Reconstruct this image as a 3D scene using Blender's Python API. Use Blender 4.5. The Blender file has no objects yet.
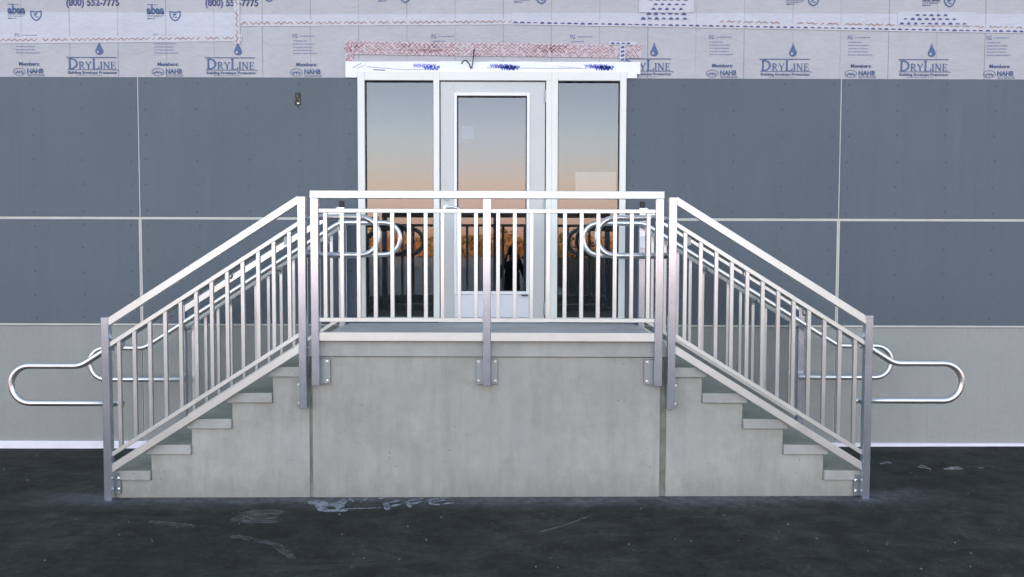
import bpy, bmesh, math, random
from mathutils import Vector, Matrix
random.seed(7)
R = math.radians
scn = bpy.context.scene
COL = scn.collection
PI = math.pi

# ------------------------------------------------------------------ materials
def mat(name):
    m = bpy.data.materials.new(name); m.use_nodes = True
    nt = m.node_tree; b = nt.nodes['Principled BSDF']
    return m, nt, b

def nd(nt, t, **kw):
    n = nt.nodes.new(t)
    for k, v in kw.items():
        setattr(n, k, v)
    return n

def coords(nt, scale=(1, 1, 1), loc=(0, 0, 0)):
    tc = nd(nt, 'ShaderNodeTexCoord'); mp = nd(nt, 'ShaderNodeMapping')
    mp.inputs['Scale'].default_value = scale; mp.inputs['Location'].default_value = loc
    nt.links.new(tc.outputs['Object'], mp.inputs['Vector'])
    return mp.outputs['Vector']

def noise(nt, vec, scale, detail=6, rough=.6, dist=0):
    n = nd(nt, 'ShaderNodeTexNoise')
    n.inputs['Scale'].default_value = scale; n.inputs['Detail'].default_value = detail
    n.inputs['Roughness'].default_value = rough; n.inputs['Distortion'].default_value = dist
    nt.links.new(vec, n.inputs['Vector']); return n.outputs['Fac']

def ramp(nt, fac, stops):
    r = nd(nt, 'ShaderNodeValToRGB'); cr = r.color_ramp
    while len(cr.elements) < len(stops): cr.elements.new(.5)
    for e, (p, c) in zip(cr.elements, stops):
        e.position = p; e.color = (c[0], c[1], c[2], 1) if hasattr(c, '__len__') else (c, c, c, 1)
    nt.links.new(fac, r.inputs['Fac']); return r.outputs['Color']

def mixc(nt, a, b, fac, mode='MIX'):
    m = nd(nt, 'ShaderNodeMix', data_type='RGBA', blend_type=mode)
    for sock, v in ((m.inputs[0], fac), (m.inputs[6], a), (m.inputs[7], b)):
        if hasattr(v, 'is_output'): nt.links.new(v, sock)
        elif hasattr(v, '__len__'): sock.default_value = (v[0], v[1], v[2], 1)
        else: sock.default_value = v
    return m.outputs[2]

def math_(nt, op, a, b=0, clamp=False):
    m = nd(nt, 'ShaderNodeMath', operation=op, use_clamp=clamp)
    for sock, v in ((m.inputs[0], a), (m.inputs[1], b)):
        if hasattr(v, 'is_output'): nt.links.new(v, sock)
        else: sock.default_value = v
    return m.outputs[0]

def bump(nt, b, h, strength=.3, dist=.01):
    bp = nd(nt, 'ShaderNodeBump'); bp.inputs['Strength'].default_value = strength
    bp.inputs['Distance'].default_value = dist
    nt.links.new(h, bp.inputs['Height']); nt.links.new(bp.outputs['Normal'], b.inputs['Normal'])

def simple(name, c, rough=.6, metal=0, var=.08, scale=6, bmp=0, spec=None):
    m, nt, b = mat(name)
    v = coords(nt); n = noise(nt, v, scale)
    lo = tuple(x * (1 - var) for x in c); hi = tuple(min(1, x * (1 + var)) for x in c)
    nt.links.new(ramp(nt, n, [(.3, lo), (.7, hi)]), b.inputs['Base Color'])
    b.inputs['Roughness'].default_value = rough; b.inputs['Metallic'].default_value = metal
    if spec is not None: b.inputs['Specular IOR Level'].default_value = spec
    if bmp: bump(nt, b, noise(nt, v, scale * 8), bmp, .004)
    return m

M = {}
def make_materials():
    # asphalt
    m, nt, b = mat('asphalt'); v = coords(nt)
    big = noise(nt, v, .9, 5, .6, .6); mid = noise(nt, v, 5, 6, .7); fine = noise(nt, v, 120, 3, .8)
    c = ramp(nt, big, [(.3, (.009, .0135, .0105)), (.5, (.0145, .0188, .0152)), (.7, (.026, .0300, .0255))])
    c = mixc(nt, c, ramp(nt, mid, [(.35, .4), (.66, 1.7)]), .9, 'MULTIPLY')
    c = mixc(nt, c, ramp(nt, noise(nt, v, 26, 5, .75), [(.35, .55), (.66, 1.5)]), .8, 'MULTIPLY')
    c = mixc(nt, c, ramp(nt, fine, [(.3, .45), (.7, 1.7)]), .7, 'MULTIPLY')
    # pale stone specks
    vo = nd(nt, 'ShaderNodeTexVoronoi'); vo.inputs['Scale'].default_value = 42; nt.links.new(v, vo.inputs['Vector'])
    sp = ramp(nt, vo.outputs['Distance'], [(.0, 1), (.13, 1), (.2, 0)])
    gate = ramp(nt, noise(nt, v, 9, 3, .8), [(.56, 0), (.64, 1)])
    c = mixc(nt, c, (.11, .12, .12), math_(nt, 'MULTIPLY', math_(nt, 'MULTIPLY', sp, gate), .9))
    # smeared pale dust trails on the surface
    v2 = coords(nt, (.6, 2.6, 1), (3.1, .4, 0))
    dust = ramp(nt, noise(nt, v2, 1.5, 8, .72, 1.2), [(.53, 0), (.66, .55), (.8, .9)])
    c = mixc(nt, c, (.085, .092, .098), math_(nt, 'MULTIPLY', dust, .38))
    # cement dust washed along the foot of the stair and of the wall
    sx = nd(nt, 'ShaderNodeSeparateXYZ'); nt.links.new(v, sx.inputs[0])
    wob = math_(nt, 'MULTIPLY', math_(nt, 'SUBTRACT', noise(nt, v, 2.2, 6, .7), .5), .5)
    d = math_(nt, 'ADD', sx.outputs['Y'], wob)
    near = ramp(nt, math_(nt, 'ADD', math_(nt, 'MULTIPLY', d, 1.6), .5), [(.02, 0), (.22, .3), (.40, 1), (.62, 1), (.8, .25), (1, .2)])
    nn = ramp(nt, noise(nt, v, 14, 6, .75), [(.3, .15), (.7, 1)])
    ax = math_(nt, 'ABSOLUTE', sx.outputs['X'])
    inx = ramp(nt, math_(nt, 'MULTIPLY', ax, .1), [(.25, 1), (.33, 0)])
    c = mixc(nt, c, (.22, .225, .26), math_(nt, 'MULTIPLY', math_(nt, 'MULTIPLY', math_(nt, 'MULTIPLY', near, nn), inx), .62))
    # reddish grit by the right
    rg = ramp(nt, noise(nt, v, 3.2, 8, .8, 2), [(.66, 0), (.74, 1)])
    c = mixc(nt, c, (.10, .075, .045), math_(nt, 'MULTIPLY', rg, .35))
    nt.links.new(c, b.inputs['Base Color']); b.inputs['Roughness'].default_value = .82
    b.inputs['Specular IOR Level'].default_value = .3
    bump(nt, b, math_(nt, 'ADD', fine, math_(nt, 'MULTIPLY', mid, 1.5)), .6, .006)
    M['asphalt'] = m

    # concrete faces
    def concrete(name, lo, mi, hi, patch, stain=.6, rough=.85):
        m, nt, b = mat(name); v = coords(nt)
        n1 = noise(nt, v, 1.4, 7, .65, .4); n2 = noise(nt, v, 9, 6, .7)
        c = ramp(nt, n1, [(.32, lo), (.5, mi), (.68, hi)])
        c = mixc(nt, c, ramp(nt, n2, [(.3, .90), (.7, 1.11)]), .8, 'MULTIPLY')
        v2 = coords(nt, (5, 5, .5)); dr = ramp(nt, noise(nt, v2, 2.0, 6, .7), [(.45, 1), (.72, .76)])
        c = mixc(nt, c, dr, stain, 'MULTIPLY')
        pt = ramp(nt, noise(nt, coords(nt, (1, 1, 1), (5, 2, 1)), 2.6, 3, .5), [(.54, 0), (.64, 1)])
        c = mixc(nt, c, patch, math_(nt, 'MULTIPLY', pt, .35))
        # soft brownish blotches
        bl = ramp(nt, noise(nt, coords(nt, (1, 1, 1.6), (9, 0, 4)), 3.3, 6, .75), [(.57, 0), (.72, 1)])
        c = mixc(nt, c, tuple(x * .72 for x in (mi[0], mi[1] * .97, mi[2] * .92)), math_(nt, 'MULTIPLY', bl, .5))
        sz_ = nd(nt, 'ShaderNodeSeparateXYZ'); nt.links.new(v, sz_.inputs[0])      # grime splashed up from the ground
        h_ = math_(nt, 'ADD', sz_.outputs['Z'], math_(nt, 'MULTIPLY', math_(nt, 'SUBTRACT', noise(nt, coords(nt, (1, 1, .4)), 7, 7, .75), .5), .55))
        c = mixc(nt, c, tuple(x * .62 for x in mi), math_(nt, 'MULTIPLY', ramp(nt, h_, [(.0, .8), (.10, .35), (.2, 0)]), .7))
        # pinholes
        vo = nd(nt, 'ShaderNodeTexVoronoi'); vo.inputs['Scale'].default_value = 16; nt.links.new(v, vo.inputs['Vector'])
        ph = math_(nt, 'MULTIPLY', ramp(nt, vo.outputs['Distance'], [(.0, 1), (.07, 1), (.10, 0)]), ramp(nt, noise(nt, v, 4, 2), [(.52, 0), (.6, 1)]))
        c = mixc(nt, c, tuple(x * .35 for x in mi), math_(nt, 'MULTIPLY', ph, .7))
        nt.links.new(c, b.inputs['Base Color']); b.inputs['Roughness'].default_value = rough
        b.inputs['Specular IOR Level'].default_value = .25
        bump(nt, b, math_(nt, 'ADD', noise(nt, v, 45, 5, .7), math_(nt, 'MULTIPLY', n2, 1.5)), .35, .004)
        return m
    M['concrete'] = concrete('poured_concrete', (.325, .318, .288), (.368, .360, .326), (.41, .402, .368), (.37, .372, .35))
    M['nosing'] = concrete('step_edge_concrete', (.34, .338, .315), (.385, .382, .36), (.43, .43, .405), (.33, .33, .31), .3)
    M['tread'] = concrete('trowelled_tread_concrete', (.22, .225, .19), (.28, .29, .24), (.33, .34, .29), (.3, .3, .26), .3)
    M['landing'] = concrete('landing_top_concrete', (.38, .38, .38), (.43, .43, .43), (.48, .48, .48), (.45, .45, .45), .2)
    M['joint'] = simple('joint_filler', (.19, .20, .165), .95, 0, .3, 8, .5)

    # brushed aluminium
    def alu(name, c, r, scratch=.3, metal=1):
        m, nt, b = mat(name)
        v = coords(nt); n = noise(nt, v, 7, 6, .7); n2 = noise(nt, coords(nt, (6, 6, 60)), 4, 4, .7)
        c2 = ramp(nt, n, [(.3, tuple(x * .92 for x in c)), (.7, c)])
        sm = ramp(nt, noise(nt, coords(nt, (1, 1, 1), (2, 7, 3)), 9, 4, .6), [(.5, 1), (.8, .9)])
        nt.links.new(mixc(nt, c2, sm, .6, 'MULTIPLY'), b.inputs['Base Color'])
        nt.links.new(ramp(nt, n, [(.3, r * .95), (.7, r * 1.06)]), b.inputs['Roughness'])
        b.inputs['Metallic'].default_value = metal
        return m
    M['alu'] = alu('mill_finish_aluminium', (.64, .715, .84), .23, .3, .90)
    M['alu_bar'] = alu('satin_aluminium_bar', (.68, .74, .77), .30, .3, .88)
    M['alu_rail'] = alu('lengthwise_brushed_aluminium', (.71, .735, .72), .40, .3, .88)
    M['pipe'] = alu('polished_aluminium_pipe', (.80, .81, .82), .36)
    M['plate'] = alu('aluminium_plate', (.34, .38, .40), .5)
    M['bolt'] = alu('bolt_steel', (.85, .85, .86), .25)
    M['black'] = simple('black_plastic', (.012, .013, .015), .5)
    M['gasket'] = simple('black_rubber_gasket', (.04, .042, .045), .7)

    # wall panels
    def panel(name, c, r=.55, var=.05):
        m, nt, b = mat(name); v = coords(nt)
        n1 = noise(nt, v, .8, 5, .6); n2 = noise(nt, v, 28, 4, .7)
        cc = ramp(nt, n1, [(.3, tuple(x * (1 - var) for x in c)), (.7, tuple(x * (1 + var) for x in c))])
        cc = mixc(nt, cc, ramp(nt, n2, [(.3, .94), (.7, 1.06)]), .7, 'MULTIPLY')
        sm = ramp(nt, noise(nt, coords(nt, (3, 3, .7), (1, 0, 5)), 1.6, 7, .7), [(.55, 0), (.75, 1)])
        cc = mixc(nt, cc, tuple(min(1, x * 1.18) for x in c), math_(nt, 'MULTIPLY', sm, .45))
        oi_ = nd(nt, 'ShaderNodeObjectInfo'); cc = mixc(nt, cc, ramp(nt, oi_.outputs['Random'], [(0, .94), (1, 1.06)]), 1.0, 'MULTIPLY')
        st = ramp(nt, noise(nt, coords(nt, (14, 14, .35), (2, 0, 1)), 1.0, 5, .7), [(.5, 0), (.72, 1)])      # faint run marks
        cc = mixc(nt, cc, tuple(x * .86 for x in c), math_(nt, 'MULTIPLY', st, .4))
        nt.links.new(cc, b.inputs['Base Color']); b.inputs['Roughness'].default_value = r
        b.inputs['Specular IOR Level'].default_value = .3
        bump(nt, b, math_(nt, 'ADD', n2, math_(nt, 'MULTIPLY', n1, 2)), .08, .004)
        return m
    M['blue'] = panel('slate_blue_panel', (.106, .130, .158))
    M['base'] = panel('light_grey_panel', (.318, .328, .312))
    M['trim'] = simple('pale_trim', (.55, .55, .50), .6, 0, .08)
    M['flash'] = simple('white_flashing', (.86, .84, .92), .45, 0, .06, 5, .2)
    M['screw'] = simple('screw_head', (.06, .068, .085), .5)
    M['ledge'] = simple('panel_edge_trim', (.42, .43, .42), .55)

    # house wrap
    def wrap(name, c):
        m, nt, b = mat(name); v = coords(nt)
        n1 = noise(nt, v, 2.2, 6, .65, .5); n2 = noise(nt, coords(nt, (1, 1, 3)), 10, 6, .75)
        cc = ramp(nt, n1, [(.3, tuple(x * .88 for x in c)), (.7, c)])
        cc = mixc(nt, cc, ramp(nt, n2, [(.3, .93), (.7, 1.05)]), .7, 'MULTIPLY')
        # studs behind the sheet show through as thin dark dirt lines every 0.405 m
        sx = nd(nt, 'ShaderNodeSeparateXYZ'); nt.links.new(v, sx.inputs[0])
        t = math_(nt, 'FRACT', math_(nt, 'MULTIPLY', math_(nt, 'ADD', sx.outputs['X'], 40 * .4035 + .115), 1 / .4035))
        ln = math_(nt, 'LESS_THAN', math_(nt, 'ABSOLUTE', math_(nt, 'SUBTRACT', t, .5)), .009)
        g = ramp(nt, noise(nt, coords(nt, (2.0, 1, .8)), 1.3, 3), [(.35, .1), (.62, .7)])
        cc = mixc(nt, cc, tuple(x * .42 for x in c), math_(nt, 'MULTIPLY', ln, g))
        nt.links.new(cc, b.inputs['Base Color']); b.inputs['Roughness'].default_value = .6
        b.inputs['Specular IOR Level'].default_value = .3
        cr = noise(nt, coords(nt, (1, 1, 1.6)), 5, 5, .6, 1.5)
        bump(nt, b, cr, .6, .012)
        return m
    M['wrap'] = wrap('grey_house_wrap', (.50, .495, .52))
    M['wrap_white'] = wrap('white_house_wrap', (.59, .60, .67))
    M['crumple'] = simple('white_flashing_membrane', (.88, .89, .91), .35, 0, .03, 14, .7)
    M['ink'] = simple('blue_ink', (.085, .135, .27), .7, 0, .2, 40)
    M['ink_faint'] = simple('faint_blue_ink', (.27, .30, .46), .7, 0, .2, 40)
    M['ink_bright'] = simple('bright_blue_ink', (.13, .19, .80), .6, 0, .3, 60)
    M['ink_red'] = simple('red_ink', (.41, .21, .22), .7, 0, .3, 30)
    M['ink_brown'] = simple('brown_red_ink', (.40, .25, .23), .7, 0, .3, 30)
    M['ink_navy'] = simple('navy_ink', (.09, .10, .24), .7, 0, .3, 30)
    M['tape_white'] = simple('pale_tape', (.53, .52, .57), .4, 0, .05, 20, .15)
    M['tape_pink'] = simple('pink_tape', (.54, .47, .51), .4, 0, .1, 20, .25)

    M['frame'] = simple('white_frame_paint', (.78, .80, .755), .35, 0, .03, 3)
    M['leaf'] = simple('satin_aluminium_door', (.50, .52, .52), .38, .15, .04, 3)
    M['stop'] = simple('white_glazing_stop', (.85, .86, .88), .4, 0, .02, 3)
    M['kick'] = simple('pale_bottom_rail', (.70, .72, .75), .4, 0, .05, 4)

    def glass(name, tint, refl):
        m, nt, b = mat(name); nt.nodes.remove(b)
        out = nt.nodes['Material Output']
        g = nd(nt, 'ShaderNodeBsdfGlossy'); g.inputs['Roughness'].default_value = .006
        g.inputs['Color'].default_value = (1, 1, 1, 1)
        t = nd(nt, 'ShaderNodeBsdfTransparent'); t.inputs['Color'].default_value = (*tint, 1)
        v = coords(nt); n = noise(nt, v, 1.3, 2, .4)
        bp = nd(nt, 'ShaderNodeBump'); bp.inputs['Strength'].default_value = .02; bp.inputs['Distance'].default_value = .02
        nt.links.new(n, bp.inputs['Height']); nt.links.new(bp.outputs['Normal'], g.inputs['Normal'])
        mx = nd(nt, 'ShaderNodeMixShader'); mx.inputs[0].default_value = refl
        nt.links.new(t.outputs[0], mx.inputs[1]); nt.links.new(g.outputs[0], mx.inputs[2])
        nt.links.new(mx.outputs[0], out.inputs[0]); return m
    M['glass'] = glass('coated_glazing', (.6, .63, .64), .08)
    M['glass_door'] = glass('coated_door_glazing', (.5, .5, .55), .088)
    M['room'] = simple('dark_interior', (.11, .115, .12), .9)
    M['paper'] = simple('white_paper', (.85, .85, .84), .6)

    def marks(name, c, lo, hi, sc=60):
        m, nt, b = mat(name); v = coords(nt)
        b.inputs['Base Color'].default_value = (*c, 1); b.inputs['Roughness'].default_value = .9
        a = ramp(nt, noise(nt, v, sc, 5, .8), [(lo, 0), (hi, 1)])
        nt.links.new(a, b.inputs['Alpha']); return m
    M['spray'] = marks('worn_white_paint', (.27, .29, .34), .34, .60, 16)
    M['scuff'] = marks('pale_scuff', (.13, .14, .14), .36, .78, 9)
    M['chip'] = marks('white_paint_chip', (.30, .31, .32), .3, .62, 22)

    M['jacket'] = simple('dark_jacket', (.02, .022, .028), .8)
    M['trousers'] = simple('dark_trousers', (.03, .035, .05), .85)
    M['skin'] = simple('skin', (.45, .27, .2), .5)
    M['hair'] = simple('dark_hair', (.02, .014, .01), .6)
    m, nt, b = mat('sunlit_autumn_foliage'); v = coords(nt)
    nt.links.new(ramp(nt, noise(nt, v, .04, 4, .6), [(.35, (.14, .13, .07)), (.45, (.30, .22, .09)), (.55, (.50, .24, .11)), (.66, (.20, .18, .10))]), b.inputs['Base Color'])  # autumn leaf tones, raised to hold the low sun's orange light
    b.inputs['Roughness'].default_value = .8
    M['foliage'] = m
    M['bark'] = simple('bark', (.05, .04, .03), .9)
make_materials()

# ------------------------------------------------------------------ object helpers
def link(name, bm, m, parent=None, smooth=False, mats=None):
    me = bpy.data.meshes.new(name); bmesh.ops.recalc_face_normals(bm, faces=bm.faces[:]) if len(bm.faces) else None
    bm.to_mesh(me); bm.free()
    for x in (mats or [m]): me.materials.append(x)
    if smooth:
        for p in me.polygons: p.use_smooth = True
    o = bpy.data.objects.new(name, me); COL.objects.link(o)
    if parent: o.parent = parent; o.matrix_parent_inverse = parent.matrix_world.inverted()
    return o

def thing(name, label, cat, loc=(0, 0, 0), group=None):
    o = bpy.data.objects.new(name, None); COL.objects.link(o); o.location = loc
    o.matrix_world = Matrix.Translation(loc)
    o['label'] = label; o['category'] = cat
    if group: o['group'] = group
    o.empty_display_size = .1
    return o

def tag(o, label, cat, group=None):
    o['label'] = label; o['category'] = cat
    if group: o['group'] = group

def box(bm, x0, x1, y0, y1, z0, z1, mi=0):
    v = [bm.verts.new((x, y, z)) for x in (x0, x1) for y in (y0, y1) for z in (z0, z1)]
    fs = [(0, 1, 3, 2), (4, 6, 7, 5), (0, 4, 5, 1), (2, 3, 7, 6), (0, 2, 6, 4), (1, 5, 7, 3)]
    out = []
    for f in fs:
        q = bm.faces.new([v[i] for i in f]); q.material_index = mi; out.append(q)
    return v

def prism(bm, pts, y0, y1, mi=0):
    """pts in x,z; extruded along y"""
    a = [bm.verts.new((x, y0, z)) for x, z in pts]; b = [bm.verts.new((x, y1, z)) for x, z in pts]
    n = len(pts)
    f = [bm.faces.new(a), bm.faces.new(b[::-1])]
    for i in range(n):
        f.append(bm.faces.new([a[i], b[i], b[(i + 1) % n], a[(i + 1) % n]]))
    for q in f: q.material_index = mi

def bevel(bm, w=.002, seg=1):
    bmesh.ops.recalc_face_normals(bm, faces=bm.faces[:])
    bmesh.ops.bevel(bm, geom=bm.edges[:], offset=w, segments=seg, affect='EDGES', profile=.5)

def bbox(x0, x1, y0, y1, z0, z1, w=.002, seg=1):
    bm = bmesh.new(); box(bm, x0, x1, y0, y1, z0, z1); bevel(bm, w, seg); return bm

def slope_bar(x0, z0, x1, z1, h, y0, y1, w=.002):
    """z0,z1: upper edge heights; h vertical thickness"""
    bm = bmesh.new(); prism(bm, [(x0, z0), (x1, z1), (x1, z1 - h), (x0, z0 - h)], y0, y1); bevel(bm, w); return bm

def sweep(bm, pts, r, n=14, cap=True):
    pts = [Vector(p) for p in pts]; rings = []
    up = None
    for i, p in enumerate(pts):
        t = (pts[min(i + 1, len(pts) - 1)] - pts[max(i - 1, 0)]).normalized()
        if up is None:
            up = Vector((0, 1, 0)) if abs(t.y) < .9 else Vector((1, 0, 0))
        s = t.cross(up).normalized(); up = s.cross(t).normalized()
        rings.append([bm.verts.new(p + (s * math.cos(a) + up * math.sin(a)) * r) for a in [2 * PI * k / n for k in range(n)]])
    for a, b in zip(rings, rings[1:]):
        for k in range(n): bm.faces.new([a[k], a[(k + 1) % n], b[(k + 1) % n], b[k]])
    if cap:
        bm.faces.new(rings[0][::-1]); bm.faces.new(rings[-1])

def fillet(pts, rad, seg=6):
    out = [Vector(pts[0])]
    for i in range(1, len(pts) - 1):
        p = Vector(pts[i]); a = (Vector(pts[i - 1]) - p); b = (Vector(pts[i + 1]) - p)
        ang = a.angle(b); d = min(rad / math.tan(ang / 2), a.length * .49, b.length * .49)
        p0 = p + a.normalized() * d; p1 = p + b.normalized() * d
        for k in range(seg + 1):
            t = k / seg
            out.append((1 - t) ** 2 * p0 + 2 * t * (1 - t) * p + t * t * p1)
    out.append(Vector(pts[-1])); return out

def cyl(bm, c, r, y0, y1, n=12):
    """cylinder along y"""
    a = [bm.verts.new((c[0] + r * math.cos(2 * PI * k / n), y0, c[1] + r * math.sin(2 * PI * k / n))) for k in range(n)]
    b = [bm.verts.new((v.co.x, y1, v.co.z)) for v in a]
    fs = [bm.faces.new(a), bm.faces.new(b[::-1])]
    for k in range(n): fs.append(bm.faces.new([a[k], b[k], b[(k + 1) % n], a[(k + 1) % n]]))
    return fs

YW = 1.397          # outer face of the wall panels

# ------------------------------------------------------------------ ground
bm = bmesh.new()
xs = [-300, -60, -15, -6, -3, 0, 3, 6, 15, 60, 300]; ys = [-400, -80, -20, -8, -4, -1.5, 0, 1.0, YW + .6]
vg = [[bm.verts.new((x, y, .005 * max(-15, min(15, x)))) for y in ys] for x in xs]
for i in range(len(xs) - 1):
    for j in range(len(ys) - 1):
        bm.faces.new([vg[i][j], vg[i + 1][j], vg[i + 1][j + 1], vg[i][j + 1]])
g = link('asphalt_ground', bm, M['asphalt']); g['kind'] = 'structure'
GZ = lambda x: .005 * x
bm = bmesh.new(); box(bm, -350, 350, -420, -22, -.09, .012)
m, nt, b = mat('sunlit_gravel'); v = coords(nt)
nt.links.new(ramp(nt, noise(nt, v, .25, 8, .7), [(.35, (.34, .37, .40)), (.65, (.52, .55, .58))]), b.inputs['Base Color']); b.inputs['Roughness'].default_value = .95  # colour lifted so the far lot carries its sunlit brightness
o = link('gravel_lot', bm, m); o['kind'] = 'structure'

# ------------------------------------------------------------------ building
B = thing('building', 'building wall with slate blue panels, pale base and printed house wrap above the door', 'building', (0, YW, 0))
bm = bmesh.new()   # structural wall around the entrance opening, and the plain sides, back and roof
for a in ((-16, -1.12, YW + .05, YW + .25, -.15, 5.6), (1.11, 16, YW + .05, YW + .25, -.15, 5.6), (-1.12, 1.11, YW + .05, YW + .25, 3.17, 5.6), (-1.12, 1.11, YW + .05, YW + .25, -.15, 1.05)):
    box(bm, *a)
link('wall', bm, M['wrap'], B)
link('roof', bbox(-16.1, 16.1, YW - .1, YW + 9, 5.6, 5.85, .01), M['flash'], B)
bm = bmesh.new()
box(bm, -16, -15.8, YW + .26, YW + 8.8, -.15, 5.6); box(bm, 15.8, 16, YW + .26, YW + 8.8, -.15, 5.6); box(bm, -16, 16, YW + 8.81, YW + 9, -.15, 5.6)
link('rear_wall', bm, M['blue'], B)
bm = bmesh.new()   # room behind the glazing
for a in ((-2.6, 2.6, YW + 4.2, YW + 4.25, 1.05, 4.0), (-2.65, -2.6, YW + .26, YW + 4.2, 1.05, 4.0), (2.6, 2.65, YW + .26, YW + 4.2, 1.05, 4.0), (-2.6, 2.6, YW + .26, YW + 4.2, 1.0, 1.048), (-2.6, 2.6, YW + .26, YW + 4.2, 4.0, 4.05)):
    box(bm, *a)
link('interior_room', bm, M['room'], B)

def panel_obj(x0, x1, z0, z1, m, name, screws=True):
    bm = bmesh.new(); box(bm, x0, x1, YW, YW + .012, z0, z1); bevel(bm, .0015)
    if screws:
        nx = max(2, round((x1 - x0 - .1) / .405)); nz = max(2, round((z1 - z0) / .22))
        for i in range(nx + 1):
            for j in range(nz + 1):
                x = x0 + .06 + (x1 - x0 - .12) * i / nx + random.uniform(-.01, .01); z = z0 + .05 + (z1 - z0 - .1) * j / nz + random.uniform(-.01, .01)
                for f in cyl(bm, (x, z), .0085, YW - .0015, YW + .001, 8): f.material_index = 1
    o = link(name, bm, m, B, mats=[m, M['screw']])
    return o
SX = [-14.8, -8.87, -2.98, 2.924, 8.82, 14.7]
DOORL, DOORR = -1.135, 1.122
for a, b in zip(SX, SX[1:]):
    # upper row (split round the door)
    spans = [(a + .0055, b - .0055)]
    if a < 0 < b: spans = [(a + .0055, DOORL), (DOORR, b - .0055)]
    for s, e in spans:
        panel_obj(s, e, 1.957, 3.122, M['blue'], 'wall_panel')
        panel_obj(s + (.0085 if s == a + .0055 else 0), e - (.0085 if e == b - .0055 else 0), 1.052, 1.934, M['blue'], 'wall_panel')
    spans = [(a + .012, b - .012)]
    for s, e in spans: panel_obj(s, e, .045, 1.036, M['base'], 'base_panel', False)
# pale strips seen in the joints
for sx in SX:
    link('joint_trim', bbox(sx - .0050, sx + .0050, YW + .004, YW + .016, 1.957, 3.122, .001), M['trim'], B)
    link('joint_trim', bbox(sx - .0135, sx - .001, YW + .003, YW + .016, 1.052, 1.934, .001), M['trim'], B)
    link('joint_trim', bbox(sx + .001, sx + .0135, YW + .003, YW + .016, 1.052, 1.934, .001), M['trim'], B)
    link('joint_trim', bbox(sx - .0115, sx - .003, YW + .002, YW + .016, .045, 1.036, .001), M['ledge'], B)
    link('joint_trim', bbox(sx + .003, sx + .0115, YW + .002, YW + .016, .045, 1.036, .001), M['ledge'], B)
for s, e in ((-14.8, DOORL), (DOORR, 14.7)):
    link('joint_trim', bbox(s, e, YW + .004, YW + .018, 1.9345, 1.9565, .001), M['trim'], B)
    link('ledge_trim', bbox(s, e, YW - .012, YW + .018, 1.0365, 1.0515, .002), M['trim'], B)
o = link('base_flashing', bbox(-14.8, 14.7, YW - .02, YW + .018, -.02, .0445, .003), M['flash'], B)

# house wrap
W = link('building_wrap', bbox(-14.8, 14.7, YW + .012, YW + .048, 3.124, 5.59, .002), M['wrap'], B)
W['label'] = 'grey printed house wrap above the blue panels'
YP = YW + .012      # face of the wrap
def flap(x0, x1, za0, za1, zb0, zb1, y, m, name='wrap_flap', n=30):
    """thin sheet: bottom edge za0->za1, top edge zb0->zb1"""
    bm = bmesh.new(); pts = []
    for i in range(n + 1):
        t = i / n; pts.append((x0 + (x1 - x0) * t, za0 + (za1 - za0) * t + random.uniform(-.003, .003)))
    for i in range(n + 1):
        t = 1 - i / n; pts.append((x0 + (x1 - x0) * t, zb0 + (zb1 - zb0) * t))
    prism(bm, pts, y, YP - .0005)
    return link(name, bm, m, W)
flap(-14.8, -2.148, 3.30, 3.44, 3.66, 3.66, YP - .002, M['wrap_white'])
flap(-2.13, .155, 3.575, 3.585, 3.645, 3.655, YP - .002, M['wrap_white'])
flap(.157, 14.7, 3.585, 3.38, 3.665, 3.665, YP - .002, M['wrap_white'])

# ---- printed marks (flat ink 1-2 mm proud of the sheet)
def quad(bm, x0, z0, x1, z1, w, y=0):
    d = Vector((x1 - x0, z1 - z0)); n = Vector((-d.y, d.x)).normalized() * w / 2
    v = [bm.verts.new((x0 + n.x, y, z0 + n.y)), bm.verts.new((x1 + n.x, y, z1 + n.y)), bm.verts.new((x1 - n.x, y, z1 - n.y)), bm.verts.new((x0 - n.x, y, z0 - n.y))]
    bm.faces.new(v)
def poly(bm, pts, y=0): bm.faces.new([bm.verts.new((x, y, z)) for x, z in pts])
def finish_flat(bm):
    """give flat ink a hair of thickness, facing -y"""
    r = bmesh.ops.extrude_face_region(bm, geom=bm.faces[:])
    for v in [e for e in r['geom'] if isinstance(e, bmesh.types.BMVert)]: v.co.y += .0008
def text_bm(bm, s, x, z, size, y=0, xs=1.0, bold=0):
    cu = bpy.data.curves.new('t', 'FONT'); cu.body = s; cu.size = size; cu.align_x = 'CENTER'; cu.offset = bold
    cu.resolution_u = 3
    ob = bpy.data.objects.new('t', cu); COL.objects.link(ob)
    dg = bpy.context.evaluated_depsgraph_get(); me = bpy.data.meshes.new_from_object(ob.evaluated_get(dg))
    me.transform(Matrix.Translation((x, y, z)) @ Matrix.Rotation(PI / 2, 4, 'X') @ Matrix.Diagonal((xs, 1, 1, 1)))
    bm.from_mesh(me); bpy.data.objects.remove(ob); bpy.data.curves.remove(cu); bpy.data.meshes.remove(me)

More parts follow.
